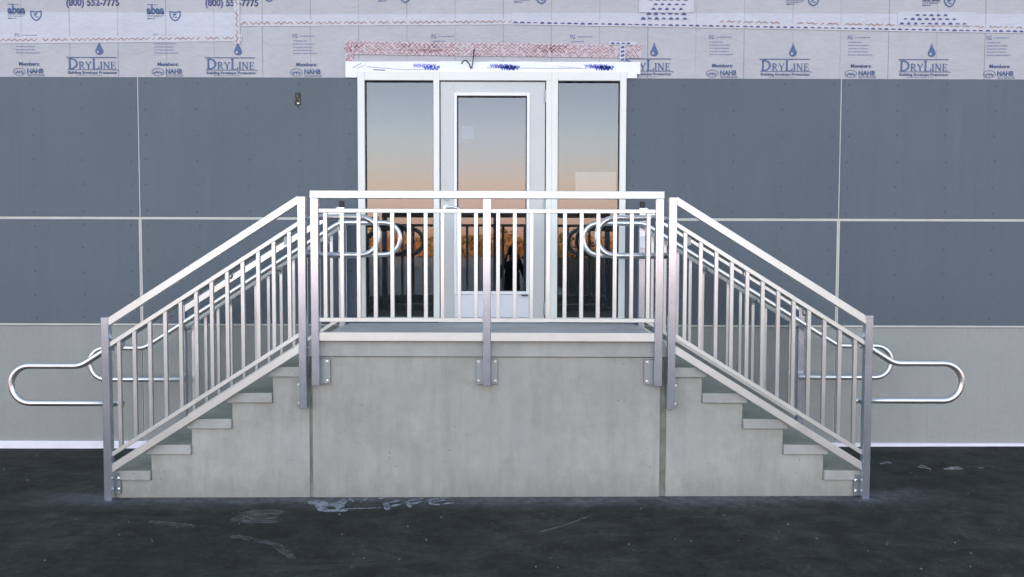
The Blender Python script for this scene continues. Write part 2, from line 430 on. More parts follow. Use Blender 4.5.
# serif capitals built from strokes; box height 1, returns width
def serif(bm, ch, x, z, h, thick=.16, thin=.085):
    T = thick * h; t = thin * h; st = .05 * h
    def stem(cx, w=T, z0=0, z1=1): quad(bm, x + cx * h, z + z0 * h, x + cx * h, z + z1 * h, w)
    def foot(cx, zz, w=.30): quad(bm, x + (cx - w / 2) * h, z + zz * h, x + (cx + w / 2) * h, z + zz * h, st)
    def ln(a, b, c, d, w): quad(bm, x + a * h, z + b * h, x + c * h, z + d * h, w)
    def arc(cx, cz, rx, rz, a0, a1, w, n=10):
        p = [(x + (cx + rx * math.cos(a0 + (a1 - a0) * k / n)) * h, z + (cz + rz * math.sin(a0 + (a1 - a0) * k / n)) * h) for k in range(n + 1)]
        for k, (q, s) in enumerate(zip(p, p[1:])):
            f = .5 + .5 * math.sin(PI * (k + .5) / n); quad(bm, *q, *s, t + (w - t) * f)
    if ch == 'D':
        stem(.16); foot(.13, .025, .26); foot(.13, .975, .26); arc(.26, .5, .56, .47, -PI / 2, PI / 2, T); return .95
    if ch == 'R':
        stem(.16); foot(.16, .025); foot(.13, .975, .26); arc(.26, .74, .34, .235, -PI / 2, PI / 2, T * .9); ln(.36, .5, .72, .02, T * .8); foot(.76, .025, .16); return .86
    if ch == 'Y':
        ln(.06, .97, .38, .45, T * .9); ln(.70, .97, .38, .45, t); stem(.38, T, 0, .48); foot(.38, .025); foot(.08, .975, .26); foot(.68, .975, .24); return .80
    if ch == 'L':
        stem(.16); foot(.16, .975); foot(.12, .025, .24); ln(.1, .025, .62, .025, st); ln(.62, 0, .65, .24, t); return .70
    if ch == 'I':
        stem(.16); foot(.16, .975); foot(.16, .025); return .36
    if ch == 'N':
        stem(.14, t); stem(.74, t); ln(.14, .97, .74, .03, T); foot(.14, .025, .24); foot(.10, .975, .22); foot(.74, .975, .24); return .92
    if ch == 'E':
        stem(.16); ln(.04, .975, .60, .975, st); ln(.04, .025, .64, .025, st); ln(.2, .52, .48, .52, st); ln(.59, .8, .59, 1, t); ln(.63, 0, .66, .22, t); ln(.47, .4, .47, .62, t); return .72
    return .5

def tiny_lines(bm, x, z, w, n, dz, h=.008, big=False):
    """lines of print too small to read: rows of short strokes"""
    for i in range(n):
        zz = z - i * dz; xx = x; end = x + w * random.choice((.55, .9, 1.0, .8))
        while xx < end:
            l = random.uniform(.008, .03); quad(bm, xx, zz, min(xx + l, end), zz, h * random.uniform(.7, 1.1)); xx += l + .006

# main logo, 0.40 wide x 0.28 high; local origin at its lower centre
bm = bmesh.new()
w0 = 0; specs = [('D', 1.18), ('R', .82), ('Y', .82), ('L', 1.18), ('I', .82), ('N', .82), ('E', .82)]
Hh = .082; tot = 0
tmp = bmesh.new()
for ch, s in specs: tot += serif(tmp, ch, 0, 0, Hh * s) * Hh * s + .004
tmp.free(); sc = .405 / tot; x = -.2025
for ch, s in specs:
    n0 = len(bm.verts); adv = serif(bm, ch, 0, 0, Hh * s) * Hh * s + .004
    bm.verts.ensure_lookup_table()
    for v in bm.verts[n0:]: v.co.x = x + v.co.x * sc; v.co.z += .062
    x += adv * sc
quad(bm, -.215, .168, .205, .168, .008)                       # rule above
quad(bm, -.21, .055, .215, .055, .005); quad(bm, .213, .05, .225, .05, .006)
text_bm(bm, 'Building Envelope Protection', 0, .018, .036, 0, .98, .0006)
# drop
c0 = (.062, .225); pts = []
for k in range(17):
    a = R(150) + (R(390) - R(150)) * k / 16
    pts.append((c0[0] + .033 * math.cos(a), c0[1] + .033 * math.sin(a)))
pts += [(c0[0] + .010, c0[1] + .060), (c0[0], c0[1] + .098), (c0[0] - .010, c0[1] + .060)]
hole = [(c0[0] - .010 + .010 * math.cos(a), c0[1] - .006 + .012 * math.sin(a)) for a in [2 * PI * k / 10 for k in range(10)]]
# drop with highlight hole: two halves round the hole
poly(bm, pts)
finish_flat(bm)
for v in bm.verts: v.co.z = v.co.z * .90 - .006
logo_me = link('printed_logo', bm, M['ink'], W)
bmh = bmesh.new(); poly(bmh, hole, -.0008); finish_flat(bmh)
for v in bmh.verts: v.co.z = v.co.z * .90 - .006
hi0 = link('printed_highlight', bmh, M['wrap'], None)
bm = bmesh.new(); tiny_lines(bm, -.13, .0, .25, 1, .01, .005); finish_flat(bm); sub0 = link('printed_fine_print', bm, M['ink_faint'], None)

def member_print():
    bm = bmesh.new()
    text_bm(bm, 'Members:', 0, .088, .040, 0, 1.1, .001)
    text_bm(bm, 'NAHB', .048, .024, .055, 0, .92, .0015)
    quad(bm, -.02, .014, .13, .014, .003); tiny_lines(bm, -.015, .003, .14, 1, .01, .005)
    # round emblem outline
    p = [(-.085 + .050 * math.cos(a), .036 + .030 * math.sin(a)) for a in [2 * PI * k / 20 for k in range(21)]]
    for q, s in zip(p, p[1:]): quad(bm, *q, *s, .004)
    for k in (-.03, 0, .03): quad(bm, -.085 + k, .018, -.085 + k * .4, .045, .006)
    quad(bm, -.125, .033, -.045, .033, .004)
    finish_flat(bm); return bm
mem0 = link('printed_members_mark', member_print(), M['ink'], None)
bm = bmesh.new()
text_bm(bm, 'FG', -.075, .10, .045, 0, .8, .001); tiny_lines(bm, -.035, .115, .14, 1, .02, .009); tiny_lines(bm, -.09, .075, .20, 5, .026, .009); finish_flat(bm)
blk0 = link('printed_text_block', bm, M['ink_faint'], None)
bm = bmesh.new(); text_bm(bm, '(800) 552-7775', 0, 0, .078, 0, .92, .002); finish_flat(bm); ph0 = link('printed_phone_number', bm, M['ink_navy'], None)
bm = bmesh.new()
text_bm(bm, 'abaa', 0, .045, .092, 0, .88, .0035); quad(bm, -.075, .032, .075, .032, .004); tiny_lines(bm, -.07, .02, .14, 1, .01, .005); tiny_lines(bm, -.07, .004, .09, 1, .01, .009); tiny_lines(bm, -.07, .12, .1, 1, .01, .007); finish_flat(bm)
ab0 = link('printed_member_name', bm, M['ink'], None)
bm = bmesh.new()
sh = [(-.044, .078), (0, .070), (.044, .078), (.041, .040), (.026, .015), (0, 0), (-.026, .015), (-.041, .040)]
for q, s in zip(sh, sh[1:] + sh[:1]): quad(bm, *q, *s, .011)
quad(bm, -.022, .056, .004, .056, .010); quad(bm, .010, .06, -.018, .035, .009); quad(bm, -.004, .030, .018, .030, .009)
finish_flat(bm); sd0 = link('printed_shield', bm, M['ink'], None)

def wplace(src, x, z, first, y=None):
    o = src if first else src.copy()
    if not first: COL.objects.link(o)
    o.parent = W; o.matrix_parent_inverse = Matrix.Identity(4)
    o.location = (x, (YP - .0032) if y is None else y, z)
    return o
P = 1.1625
for i in range(-9, 10):
    x = 1.290 + P * i
    if abs(x) > 7.5: continue
    if -1.5 < x < 1.2: continue
    f = not logo_me.get('used')
    wplace(logo_me, x, 3.142, f); wplace(hi0, x, 3.142, f, YP - .0045); wplace(sub0, x - .01, 3.140, f); logo_me['used'] = 1
# (the two signs cut by the door flashing)
f = True
for i in range(-9, 10):
    x = 1.925 + P * i
    if abs(x) > 7.5: continue
    if not (-1.3 < x < 1.3): wplace(mem0, x, 3.132, f)
    wplace(blk0, x - .02, 3.355, f); f = False
f = True
for i in range(-3, 2):
    wplace(ph0, -3.345 + P * i, 3.716, f); f = False
f = True
for i in range(-3, 2):
    x = -3.985 + P * i
    wplace(ab0, x, 3.605, f); wplace(sd0, x + .165, 3.590, f); f = False
for i in range(0, 9):
    x = -1.87 + 1.137 * i
    wplace(sd0, x, 3.752 - .006 * i, False); wplace(ab0, x - .155, 3.762 - .006 * i, False)
# ---- tapes
def strip(x0, z0, x1, z1, w, y, m, parent, name='seam_tape'):
    bm = bmesh.new(); n = 24; top = []; bot = []
    for i in range(n + 1):
        t = i / n; x = x0 + (x1 - x0) * t; z = z0 + (z1 - z0) * t
        nx, nz = -(z1 - z0), (x1 - x0); L = math.hypot(nx, nz); nx /= L; nz /= L
        j = random.uniform(-.002, .002)
        top.append((x + nx * w / 2, z + nz * (w / 2) + j)); bot.append((x - nx * w / 2, z - nz * w / 2 + j))
    prism(bm, top + bot[::-1], y, y + .0015)
    return link(name, bm, m, parent)
def zigzag(bm, x0, z0, x1, z1, per, amp, w, jit=.0, skip=0):
    L = math.hypot(x1 - x0, z1 - z0); n = int(L / per * 2); ux, uz = (x1 - x0) / L, (z1 - z0) / L
    prev = None
    for i in range(n + 1):
        t = i / n; s = amp * (1 if i % 2 else -1) + random.uniform(-jit, jit)
        p = (x0 + (x1 - x0) * t - uz * s, z0 + (z1 - z0) * t + ux * s)
        if prev and random.random() > skip: quad(bm, *prev, *p, w * random.uniform(.6, 1.2))
        prev = p
def dashes(bm, x0, z0, x1, z1, per=.0565, l=.043, w=.015):
    L = math.hypot(x1 - x0, z1 - z0); n = int(L / per); ux, uz = (x1 - x0) / L, (z1 - z0) / L
    for i in range(n):
        s = i * per + random.uniform(-.002, .002); a = (x0 + ux * s, z0 + uz * s)
        w2 = w * random.uniform(.6, 1.1); k = l * random.uniform(.85, 1.05)
        poly(bm, [(a[0], a[1] - w2 * .5), (a[0] + ux * k, a[1] + uz * k - w2 * .5), (a[0] + ux * k * .95 - uz * w2 * .2, a[1] + uz * k + w2 * .15), (a[0] + ux * k * .6, a[1] + uz * k * .6 + w2 * .55), (a[0] + ux * k * .25, a[1] + uz * k * .25 + w2 * .45)])
def ink(bm, m, y, parent, name='tape_print'):
    finish_flat(bm)
    for v in bm.verts: v.co.y += y
    return link(name, bm, m, parent)
YT = YP - .0038; YI = YP - .0052
t1 = strip(-14.8, 3.30, -2.10, 3.452, .055, YT, M['tape_white'], B); t1['label'] = 'red zigzag tape across the left wrap'
bm = bmesh.new(); zigzag(bm, -14.8, 3.30, -2.10, 3.452, .047, .009, .009, .002, .12); ink(bm, M['ink_brown'], YI, t1)
t2 = strip(-2.10, 3.572, .155, 3.592, .05, YT, M['tape_white'], B)
bm = bmesh.new(); zigzag(bm, -2.10, 3.572, .155, 3.592, .047, .009, .009, .002, .12); ink(bm, M['ink_brown'], YI, t2)
t3 = strip(-2.142, 3.40, -2.142, 5.5, .05, YT - .003, M['tape_white'], B)
bm = bmesh.new(); zigzag(bm, -2.142, 3.40, -2.142, 5.5, .047, .009, .009, .002, .12); ink(bm, M['ink_brown'], YI - .003, t3)
t4 = strip(.155, 3.590, 14.7, 3.372, .045, YT - .001, M['tape_white'], B); t4['label'] = 'blue dashed tape across the right wrap'
bm = bmesh.new(); dashes(bm, .165, 3.586, 14.6, 3.369); ink(bm, M['ink_navy'], YI - .001, t4)
bm = bmesh.new()
zigzag(bm, 1.9, 3.598, 4.6, 3.55, .0495, .006, .009, .003, .35); ink(bm, M['ink_brown'], YI - .001, t4)
def dash_patch(rows, label):
    x0 = min(r[0] for r in rows) - .015; x1 = max(r[1] for r in rows) + .015
    zl_, zh_ = rows[0][2] - .018, rows[-1][2] + .025; mm = M['wrap_white']
    if len(rows) > 4: zl_ = 3.668; mm = M['tape_white']
    pt = strip(x0, (zl_ + zh_) / 2, x1, (zl_ + zh_) / 2, zh_ - zl_, YT - .0026, mm, B, 'tape_patch')
    pt['label'] = label
    bm = bmesh.new()
    for a, b, z in rows: dashes(bm, a, z, b, z - .002, .058, .038, .019)
    ink(bm, M['ink_navy'], YI - .0026, pt)
dash_patch([(1.235, 1.665, 3.622), (1.285, 1.665, 3.662), (1.32, 1.665, 3.700), (1.34, 1.66, 3.738), (1.30, 1.66, 3.776), (1.30, 1.66, 3.812), (1.30, 1.66, 3.85)], 'tall patch of blue dashed tape right of the door')
dash_patch([(3.40, 4.02, 3.585), (3.43, 3.92, 3.622), (3.53, 3.83, 3.655)], 'stepped patch of blue dashed tape near the right edge')
# red tape band over the door
t5 = strip(-1.235, 3.372, 1.245, 3.347, .108, YT - .003, M['tape_pink'], B); t5['label'] = 'dense red patterned tape above the door'
bm = bmesh.new()
for dz, a in ((.039, .011), (.013, .011), (-.013, .011), (-.039, .011)):
    zigzag(bm, -1.23, 3.372 + dz, 1.24, 3.347 + dz, .036, a, .0072, .006, .2)
for (a, b) in ((-1.23, -1.10), (-.78, -.42), (.35, .62)):
    for dz in (-.015, .018): zigzag(bm, a, 3.37 + dz, b, 3.365 + dz, .036, .014, .008, .006, .2)
ink(bm, M['ink_red'], YI - .003, t5)
t6 = strip(-1.205, 3.25, -1.205, 3.432, .07, YT - .005, M['tape_pink'], B)
bm = bmesh.new()
for dx in (-.02, 0, .02): zigzag(bm, -1.205 + dx, 3.255, -1.205 + dx, 3.43, .03, .012, .008, .008, .2)
ink(bm, M['ink_red'], YI - .005, t6)
t7 = strip(1.085, 3.262, 1.085, 3.425, .045, YT - .007, M['wrap_white'], B)
bm = bmesh.new(); [quad(bm, 1.072, 3.275 + .034 * q_, 1.100, 3.282 + .034 * q_, .017) for q_ in range(4)]; ink(bm, M['ink_navy'], YI - .007, t7)
t8 = strip(.97, 3.413, 1.20, 3.413, .028, YT - .009, M['wrap_white'], B)
bm = bmesh.new(); dashes(bm, .985, 3.413, 1.19, 3.412, .045, .034, .016); ink(bm, M['ink_navy'], YI - .009, t8)
# white membrane round the head of the entrance
bm = bmesh.new()
pts = [(-1.232, 3.122), (-1.232, 3.255)]
for i in range(1, 30): pts.append((-1.232 + 2.466 * i / 30, 3.256 + random.uniform(-.003, .003)))
pts += [(1.234, 3.258), (1.234, 3.155), (1.205, 3.155), (1.205, 3.122), (1.118, 3.122), (1.118, 3.168), (-1.13, 3.168), (-1.13, 3.122)]
prism(bm, pts, YW - .014, YW - .001)
fl = link('door_flashing', bm, M['crumple'], B); fl['label'] = 'crumpled white membrane strip over the door frame'
bm = bmesh.new()
for cx_, ov in ((-.55, 0), (.09, .03), (.88, .03)):
    text_bm(bm, 'WINDOW', cx_ - .02, 3.207, .040, 0, 1.0, .001); text_bm(bm, 'WRAP', cx_ + .04, 3.187, .046, 0, 1.0, .003)
    if ov: text_bm(bm, 'WINDOW', cx_ + .02, 3.200, .040, 0, 1.0, .001); text_bm(bm, 'WRAP', cx_ + .075, 3.192, .042, 0, 1.0, .002)
finish_flat(bm)
for v in bm.verts: v.co.y += YW - .0158
link('printed_text', bm, M['ink_bright'], fl)
bm = bmesh.new()
for a in (((-1.05, 3.21), (-.72, 3.185), .004), ((-1.1, 3.24), (-1.17, 3.2), .004), ((-1.06, 3.225), (-1.13, 3.2), .003), ((-.72, 3.186), (-.55, 3.192), .004), ((-.05, 3.204), (.08, 3.204), .003), ((.14, 3.203), (.8, 3.2), .0025), ((.55, 3.215), (.75, 3.205), .002), ((-1.0, 3.186), (-.9, 3.182), .01)):
    quad(bm, *a[0], *a[1], a[2])
ink(bm, M['ink_faint'], YW - .0158, fl, 'crease_marks')

# thin wire hanging over the flashing
bm = bmesh.new()
sweep(bm, fillet([(-.155, YW - .03, 3.352), (-.160, YW - .034, 3.30), (-.168, YW - .03, 3.235), (-.180, YW - .028, 3.185), (-.195, YW - .024, 3.235), (-.225, YW - .022, 3.265), (-.245, YW - .018, 3.262), (-.262, YW - .016, 3.235)], .015), .0042, 6)
sweep(bm, [(-.155, YW - .03, 3.352), (-.15, YW + .0, 3.356)], .0042, 6)
o = link('hanging_wire', bm, M['black'], None, True); tag(o, 'thin dark bent wire hanging over the white strip above the door', 'wire')

# small dark fitting on the upper left panel
t = thing('electrical_box', 'small dark box with a tangle of wires set in the left blue panel', 'electrical box', (-1.634, YW, 2.945))
link('box_frame', bbox(-1.660, -1.610, YW - .004, YW + .001, 2.895, 2.998, .002), M['gasket'], t)
bm = bmesh.new()
for i in range(9):
    x = random.uniform(-1.652, -1.618); z = random.uniform(2.905, 2.985)
    sweep(bm, [(x, YW - .005, z), (x + random.uniform(-.01, .01), YW - .012, z + random.uniform(-.02, .02)), (x + random.uniform(-.012, .012), YW - .006, z + random.uniform(-.03, .03))], .0028, 5)
link('wire_ends', bm, simple('olive_wire', (.17, .16, .08), .6, 0, .5, 40), t, True)
link('wire_nut', bbox(-1.640, -1.618, YW - .018, YW - .006, 2.900, 2.912, .003), M['paper'], t)

# ---- entrance: two sidelight windows and the door
FZ0, FZ1 = 1.08, 3.172
def sidelight(x0, x1, ga, gb, label):
    fr = bmesh.new()
    y0, y1 = YW - .028, YW + .06
    box(fr, x0, ga, y0, y1, FZ0, FZ1); box(fr, gb, x1, y0, y1, FZ0, FZ1)
    box(fr, ga, gb, y0 + .003, y1, 3.098, FZ1 - .002); box(fr, ga, gb, y0 + .003, y1, FZ0, 1.112)
    bevel(fr, .002)
    w = link('window', fr, M['frame'], B); w['label'] = label
    bm = bmesh.new(); box(bm, ga + .002, gb - .002, YW + .024, YW + .03, 1.114, 3.096); link('pane', bm, M['glass'], w)
    bm = bmesh.new(); q = .014; y0, y1 = YW + .004, YW + .022
    q = .006; box(bm, ga, ga + q, y0, y1, 1.112, 3.098); box(bm, gb - q, gb, y0, y1, 1.112, 3.098); box(bm, ga + q, gb - q, y0, y1, 3.098 - q, 3.098); box(bm, ga + q, gb - q, y0, y1, 1.112, 1.112 + q)
    link('gasket', bm, M['gasket'], w)
sidelight(-1.130, -.446, -1.072, -.496, 'tall fixed glass sidelight left of the door')
sidelight(.494, 1.118, .546, 1.066, 'tall fixed glass sidelight right of the door')
bm = bmesh.new(); box(bm, -.4455, .4935, YW - .028, YW + .06, 3.098, FZ1 - .002); box(bm, .4475, .4935, YW - .028, YW + .06, FZ0, 3.098); bevel(bm, .002)
link('door_frame', bm, M['frame'], B)
link('threshold', bbox(-.4455, .447, YW - .06, YW + .05, 1.0685, 1.094, .003), M['plate'], B)
dm = bmesh.new(); y0, y1 = YW - .008, YW + .036
box(dm, -.438, -.324, y0, y1, 1.10, 3.09); box(dm, .311, .440, y0, y1, 1.10, 3.09); box(dm, -.324, .311, y0, y1, 2.998, 3.09)
box(dm, -.324, .311, y0, y1, 1.10, 1.31); bevel(dm, .0015)
door = link('door', dm, M['leaf'], B); door['label'] = 'narrow framed glass entrance door'
link('bottom_rail', bbox(-.322, .309, y0 - .004, y0 - .0005, 1.115, 1.306, .0012), M['kick'], door)
bm = bmesh.new(); q = .024
for a in ((-.324, -.300, 1.31, 2.998), (.287, .311, 1.31, 2.998), (-.300, .287, 2.973, 2.998), (-.300, .287, 1.31, 1.334)):
    box(bm, a[0], a[1], y0 - .012, y0 + .03, a[2], a[3])
bevel(bm, .0015); link('glazing_stop', bm, M['stop'], door)
bm = bmesh.new(); box(bm, -.298, .285, YW + .014, YW + .020, 1.336, 2.971); link('pane', bm, M['glass_door'], door)
bm = bmesh.new(); q = .008
for a in ((-.299, -.299 + q, 1.335, 2.972), (.286 - q, .286, 1.335, 2.972), (-.299 + q, .286 - q, 2.972 - q, 2.972), (-.299 + q, .286 - q, 1.335, 1.335 + q)):
    box(bm, a[0], a[1], YW + .004, YW + .013, a[2], a[3])
link('gasket', bm, M['gasket'], door)
for z in (2.97, 2.05, 1.19):
    bm = bmesh.new(); box(bm, .433, .449, y0 - .016, y0 - .0005, z - .055, z + .055)
    bevel(bm, .003); h = link('hinge', bm, M['plate'], door)
# lever handle with lock cylinder
bm = bmesh.new(); cyl(bm, (-.385, 2.035), .031, y0 - .012, y0 - .0005, 20); cyl(bm, (-.385, 2.035), .011, y0 - .055, y0 - .012, 12)
bevel(bm, .0015)
sweep(bm, fillet([(-.385, y0 - .052, 2.035), (-.34, y0 - .055, 2.043), (-.285, y0 - .052, 2.030), (-.262, y0 - .05, 2.012)], .02), .0105, 10)
link('lever_handle', bm, M['pipe'], door, True)
bm = bmesh.new(); cyl(bm, (-.385, 2.115), .02, y0 - .014, y0 - .0005, 16); bevel(bm, .001); link('lock_cylinder', bm, M['plate'], door)
link('door_stop', bbox(.245, .300, y0 - .03, y0 - .0125, 1.296, 1.306, .002), M['gasket'], door)
# pale pieces on the inside of the right glass
bm = bmesh.new(); box(bm, .70, 1.045, YW + .0325, YW + .0335, 2.11, 2.345)  # thin pale rectangle just behind the pane
o = link('pale_rectangle', bm, M['paper'], None); tag(o, 'pale flat sheet behind the right sidelight glass', 'rectangle')
bm = bmesh.new(); box(bm, .955, 1.02, YW + .0308, YW + .0318, 2.285, 2.335)
o = link('sticker', bm, M['paper'], None); tag(o, 'tiny white sticker in the corner of the right glass', 'sticker')
bm = bmesh.new(); box(bm, -.265, -.165, YW + .0212, YW + .022, 2.62, 2.73)
o = link('sticker', bm, M['paper'], None); tag(o, 'pale square sticker in the upper left of the door glass', 'sticker')

# ------------------------------------------------------------------ concrete stair
RISE, RUN = .1778, .2775
LZ = 6 * RISE
S = thing('concrete_stair', 'grey poured concrete landing with a flight of steps on each side', 'stair', (0, 0, 0))
E0 = 1.203                                # landing end
YB = 1.16                                 # rear face of the flights
def rough_face(bm, w=.003): bevel(bm, w, 2)
link('landing_block', bbox(-1.186, 1.172, .0, YW - .022, -.1, .957, .004, 2), M['concrete'], S)
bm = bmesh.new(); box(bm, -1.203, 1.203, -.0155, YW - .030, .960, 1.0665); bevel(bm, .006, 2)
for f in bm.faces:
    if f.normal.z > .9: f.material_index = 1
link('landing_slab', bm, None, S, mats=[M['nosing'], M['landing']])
for s in (-1, 1):
    # flight body: stepped profile below the tread slabs
    jw = .022 if s < 0 else .042
    pts = [(E0 - .02 + (0 if s < 0 else .008), -.1)]
    x_in = 1.206 if s < 0 else 1.214
    pts = [(x_in, -.1), (x_in, 5 * RISE - .070)]
    for k in range(1, 6):
        xe = E0 + RUN * k - .027
        ztop = (6 - k) * RISE - .070 + (.018 * k / 6 if s > 0 else 0)
        pts.append((xe, ztop))
        if k < 5: pts.append((xe, ztop - RISE + (.003 if s > 0 else 0)))
    pts.append((E0 + RUN * 5 - .027, -.1))
    bm = bmesh.new(); prism(bm, [(s * x, z) for x, z in pts], .004, YB); bevel(bm, .003)
    fl_ = link('stair_flight', bm, M['concrete'], S); fl_['label'] = 'stepped concrete side of the %s flight' % ('left' if s < 0 else 'right')
    for k in range(1, 6):
        xe = E0 + RUN * k; xi = E0 + RUN * (k - 1) - .027 + .002
        if k == 1: xi = 1.206
        z1 = (6 - k) * RISE + (.018 * k / 6 if s > 0 else 0)
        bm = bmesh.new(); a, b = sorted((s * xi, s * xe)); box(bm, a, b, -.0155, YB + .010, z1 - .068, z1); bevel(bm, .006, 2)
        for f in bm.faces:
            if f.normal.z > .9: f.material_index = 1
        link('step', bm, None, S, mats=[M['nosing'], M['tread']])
        if k >= 1:   # riser face above the tread
            pass
    # filler in the joint between landing and flight
    bm = bmesh.new(); a, b = sorted((s * (1.186 if s < 0 else 1.172), s * x_in))
    box(bm, a + .0008, b - .0008, .010, YB, -.1, .953); link('joint_filler', bm, M['joint'], S)

# ------------------------------------------------------------------ guards
def bolt(parent, x, z, y, s=-1, r=.0085):
    bm = bmesh.new()
    a, b = sorted((y, y + s * .003)); cyl(bm, (x, z), r * 1.5, a, b, 14)
    a, b = sorted((y + s * .003, y + s * .012)); cyl(bm, (x, z), r, a, b, 6)
    link('bolt', bm, M['bolt'], parent)

def tube_mesh(x0, x1, y0, y1, z0, z1): return bbox(x0, x1, y0, y1, z0, z1, .003, 2)

# landing guard
LG = thing('landing_guard', 'wide aluminium guard with vertical balusters bolted to the landing front', 'railing', (0, -.042, .77))
PY0, PY1 = -.067, -.017
PX = (-1.147, -.002, 1.145)
for i, px in enumerate(PX):
    zt = 2.019 if i != 1 else 2.0185
    post = link('post', tube_mesh(px - .0255, px + .0255, PY0, PY1, .771, zt), M['alu'], LG)
    if i == 0: spans = [(px + .0257, px + .088)]
    elif i == 1: spans = [(px - .072, px - .0257), (px + .0257, px + .072)]
    else: spans = [(px - .088, px - .0257)]
    for a, b in spans:
        link('mounting_plate', bbox(a, b, -.0165, -.0003, .775, .945, .0015), M['plate'], post)
        xc = (a + b) / 2 + (.008 if a > px else -.008)
        for z in (.795, .925): bolt(post, xc, z, -.0165)
    link('back_plate', bbox(px - .0255, px + .0255, -.0165, -.0003, .775, .945, .001), M['plate'], post)
link('top_rail', tube_mesh(-1.1745, 1.1725, PY0 - .001, PY1 + .001, 2.0195, 2.070), M['alu_rail'], LG)
bays = ((PX[0] + .026, PX[1] - .026), (PX[1] + .026, PX[2] - .026))
for i, (a, b) in enumerate(bays):
    link('upper_rail', bbox(a, b, -.055, -.029, 1.925, 1.952, .002), M['alu_rail'], LG)
    link('lower_rail', bbox(a, b, -.055, -.029, 1.198, 1.2255, .002), M['alu_rail'], LG)
    link('toe_rail', bbox(a, b, -.058, -.026, 1.0705, 1.129, .002), M['alu_rail'], LG)
    x0 = -1.078 if i == 0 else .072
    for k in range(10):
        x = x0 + (1.003 if i == 0 else 1.0) * k / 9
        link('baluster', bbox(x - .0127, x + .0127, -.0545, -.0295, 1.226, 1.9245, .0015), M['alu_bar'], LG)
SL = .64
def stair_guard(s, rear):
    SL = .64 if s < 0 else .620
    up = 0 if s < 0 else .026
    side = 'left' if s < 0 else 'right'
    yc = 1.205 if rear else -.042       # plane of the guard
    d = -1 if rear else 1               # direction from the guard towards the stair
    lab = ('sloping aluminium guard at the wall side of the %s flight, black cap on top post' if rear else 'sloping aluminium guard bolted to the front of the %s flight') % side
    G = thing('stair_guard', lab, 'railing', (s * 2.55, yc, 0), 'sloping guards of the stair flights')
    def Y(a, b): return tuple(sorted((yc + d * a, yc + d * b)))
    def X(a, b): return tuple(sorted((s * a, s * b)))
    # posts
    a, b = X(2.525, 2.575); y0, y1 = Y(-.025, .025)
    gz = -.02 if s < 0 else -.006
    p1 = link('post', tube_mesh(a, b, y0, y1, gz, 1.222 + up), M['alu'], G)
    link('end_cap', bbox(a - .001, b + .001, y0 - .001, y1 + .001, 1.2222 + up, 1.2265 + up, .001), M['plate'], p1)
    a, b = X(1.207, 1.257)
    zb = 1.04 if rear else .615
    p2 = link('post', tube_mesh(a, b, y0, y1, .615, 2.030), M['alu'], G)
    if rear:
        link('post_cap', bbox(a + .006, b - .006, y0 + .004, y1 - .004, 2.031, 2.082, .004), M['black'], p2)
        # stub that ties the guard to the wall
        c0, c1 = X(1.222, 1.262)
        wp = link('wall_post', tube_mesh(c0, c1, 1.330, 1.372, LZ + .003, 1.97), M['alu'], G)
        link('foot_plate', bbox(c0 - .02, c1 + .02, 1.318, 1.384, LZ - .0, LZ + .008, .001), M['black'], wp) if False else None
        link('tie_rail', bbox(c0 + .008, c1 - .008, 1.2315, 1.3295, 1.93, 1.955, .001), M['alu'], G)
    # mounting plates
    if not rear:
        a, b = X(2.49, 2.5248); link('mounting_plate', bbox(a, b, -.0165, -.0105, .02, .165, .0015), M['plate'], p1)
        for z in (.052, .125): bolt(p1, s * 2.503, z, -.0165)
        link('back_plate', bbox(*X(2.49, 2.575), -.0103, .0036, .02, .105, .001), M['plate'], p1)
        a, b = X(1.2572, 1.288); link('mounting_plate', bbox(a, b, -.0165, .0035, .622, .785, .0015), M['plate'], p2)
        for z in (.64, .765): bolt(p2, s * 1.272, z, -.0165)
        link('back_plate', bbox(*X(1.207, 1.257), -.0165, .0035, .622, .785, .001), M['plate'], p2)
    else:
        link('mounting_plate', bbox(*X(2.475, 2.5248), YB + .001, YB + .012, .02, .165, .0015), M['plate'], p1)
        link('mounting_plate', bbox(*X(1.257, 1.30), YB + .001, YB + .012, .622, .785, .0015), M['plate'], p2)
    # sloping rails (upper edge height at |x|)
    def rail(name, z_at, h, dy, lo=2.5245, hi=1.2575):
        z = lambda x: z_at + up + SL * (2.512 - x)
        y0, y1 = Y(-dy, dy)
        if s < 0: bm = slope_bar(-lo, z(lo), -hi, z(hi), h, y0, y1)
        else: bm = slope_bar(hi, z(hi), lo, z(lo), h, y0, y1)
        return link(name, bm, M['alu_rail'], G)
    rail('top_rail', 1.232, .057, .0235)
    rail('upper_rail', 1.066, .034, .0125)
    rail('lower_rail', .323, .033, .0125)
    rail('stringer_rail', .243, .058, .0155)
    for k in range(12):
        x = 2.4645 - k * (2.4645 - 1.3185) / 11
        zt = 1.066 + up - .0345 + SL * (2.512 - x); zb = .323 + up + SL * (2.512 - x)
        bm = bmesh.new(); hw = .0123
        xa, xb = s * (x + hw), s * (x - hw)
        pts = [(xa, zb - SL * hw + .0005), (xb, zb + SL * hw + .0005), (xb, zt + SL * hw - .0005), (xa, zt - SL * hw - .0005)]
        y0, y1 = Y(-.0120, .0120)
        prism(bm, pts, y0, y1); bevel(bm, .0015); link('baluster', bm, M['alu_bar'], G)
    # pipe handrail on the stair side
    yh = yc + d * .112
    zl = .879 if s < 0 else .912; zh = 1.900; lp = .1285
    xb = 2.785 if not rear else 2.820
    dzl = 0 if s < 0 else 0
    xt = xb - (zh - zl) / SL
    pr = .0205
    path = [Vector((s * 2.50, yh, zl - 2 * lp))]
    cx_ = 3.137 if s < 0 else 3.122
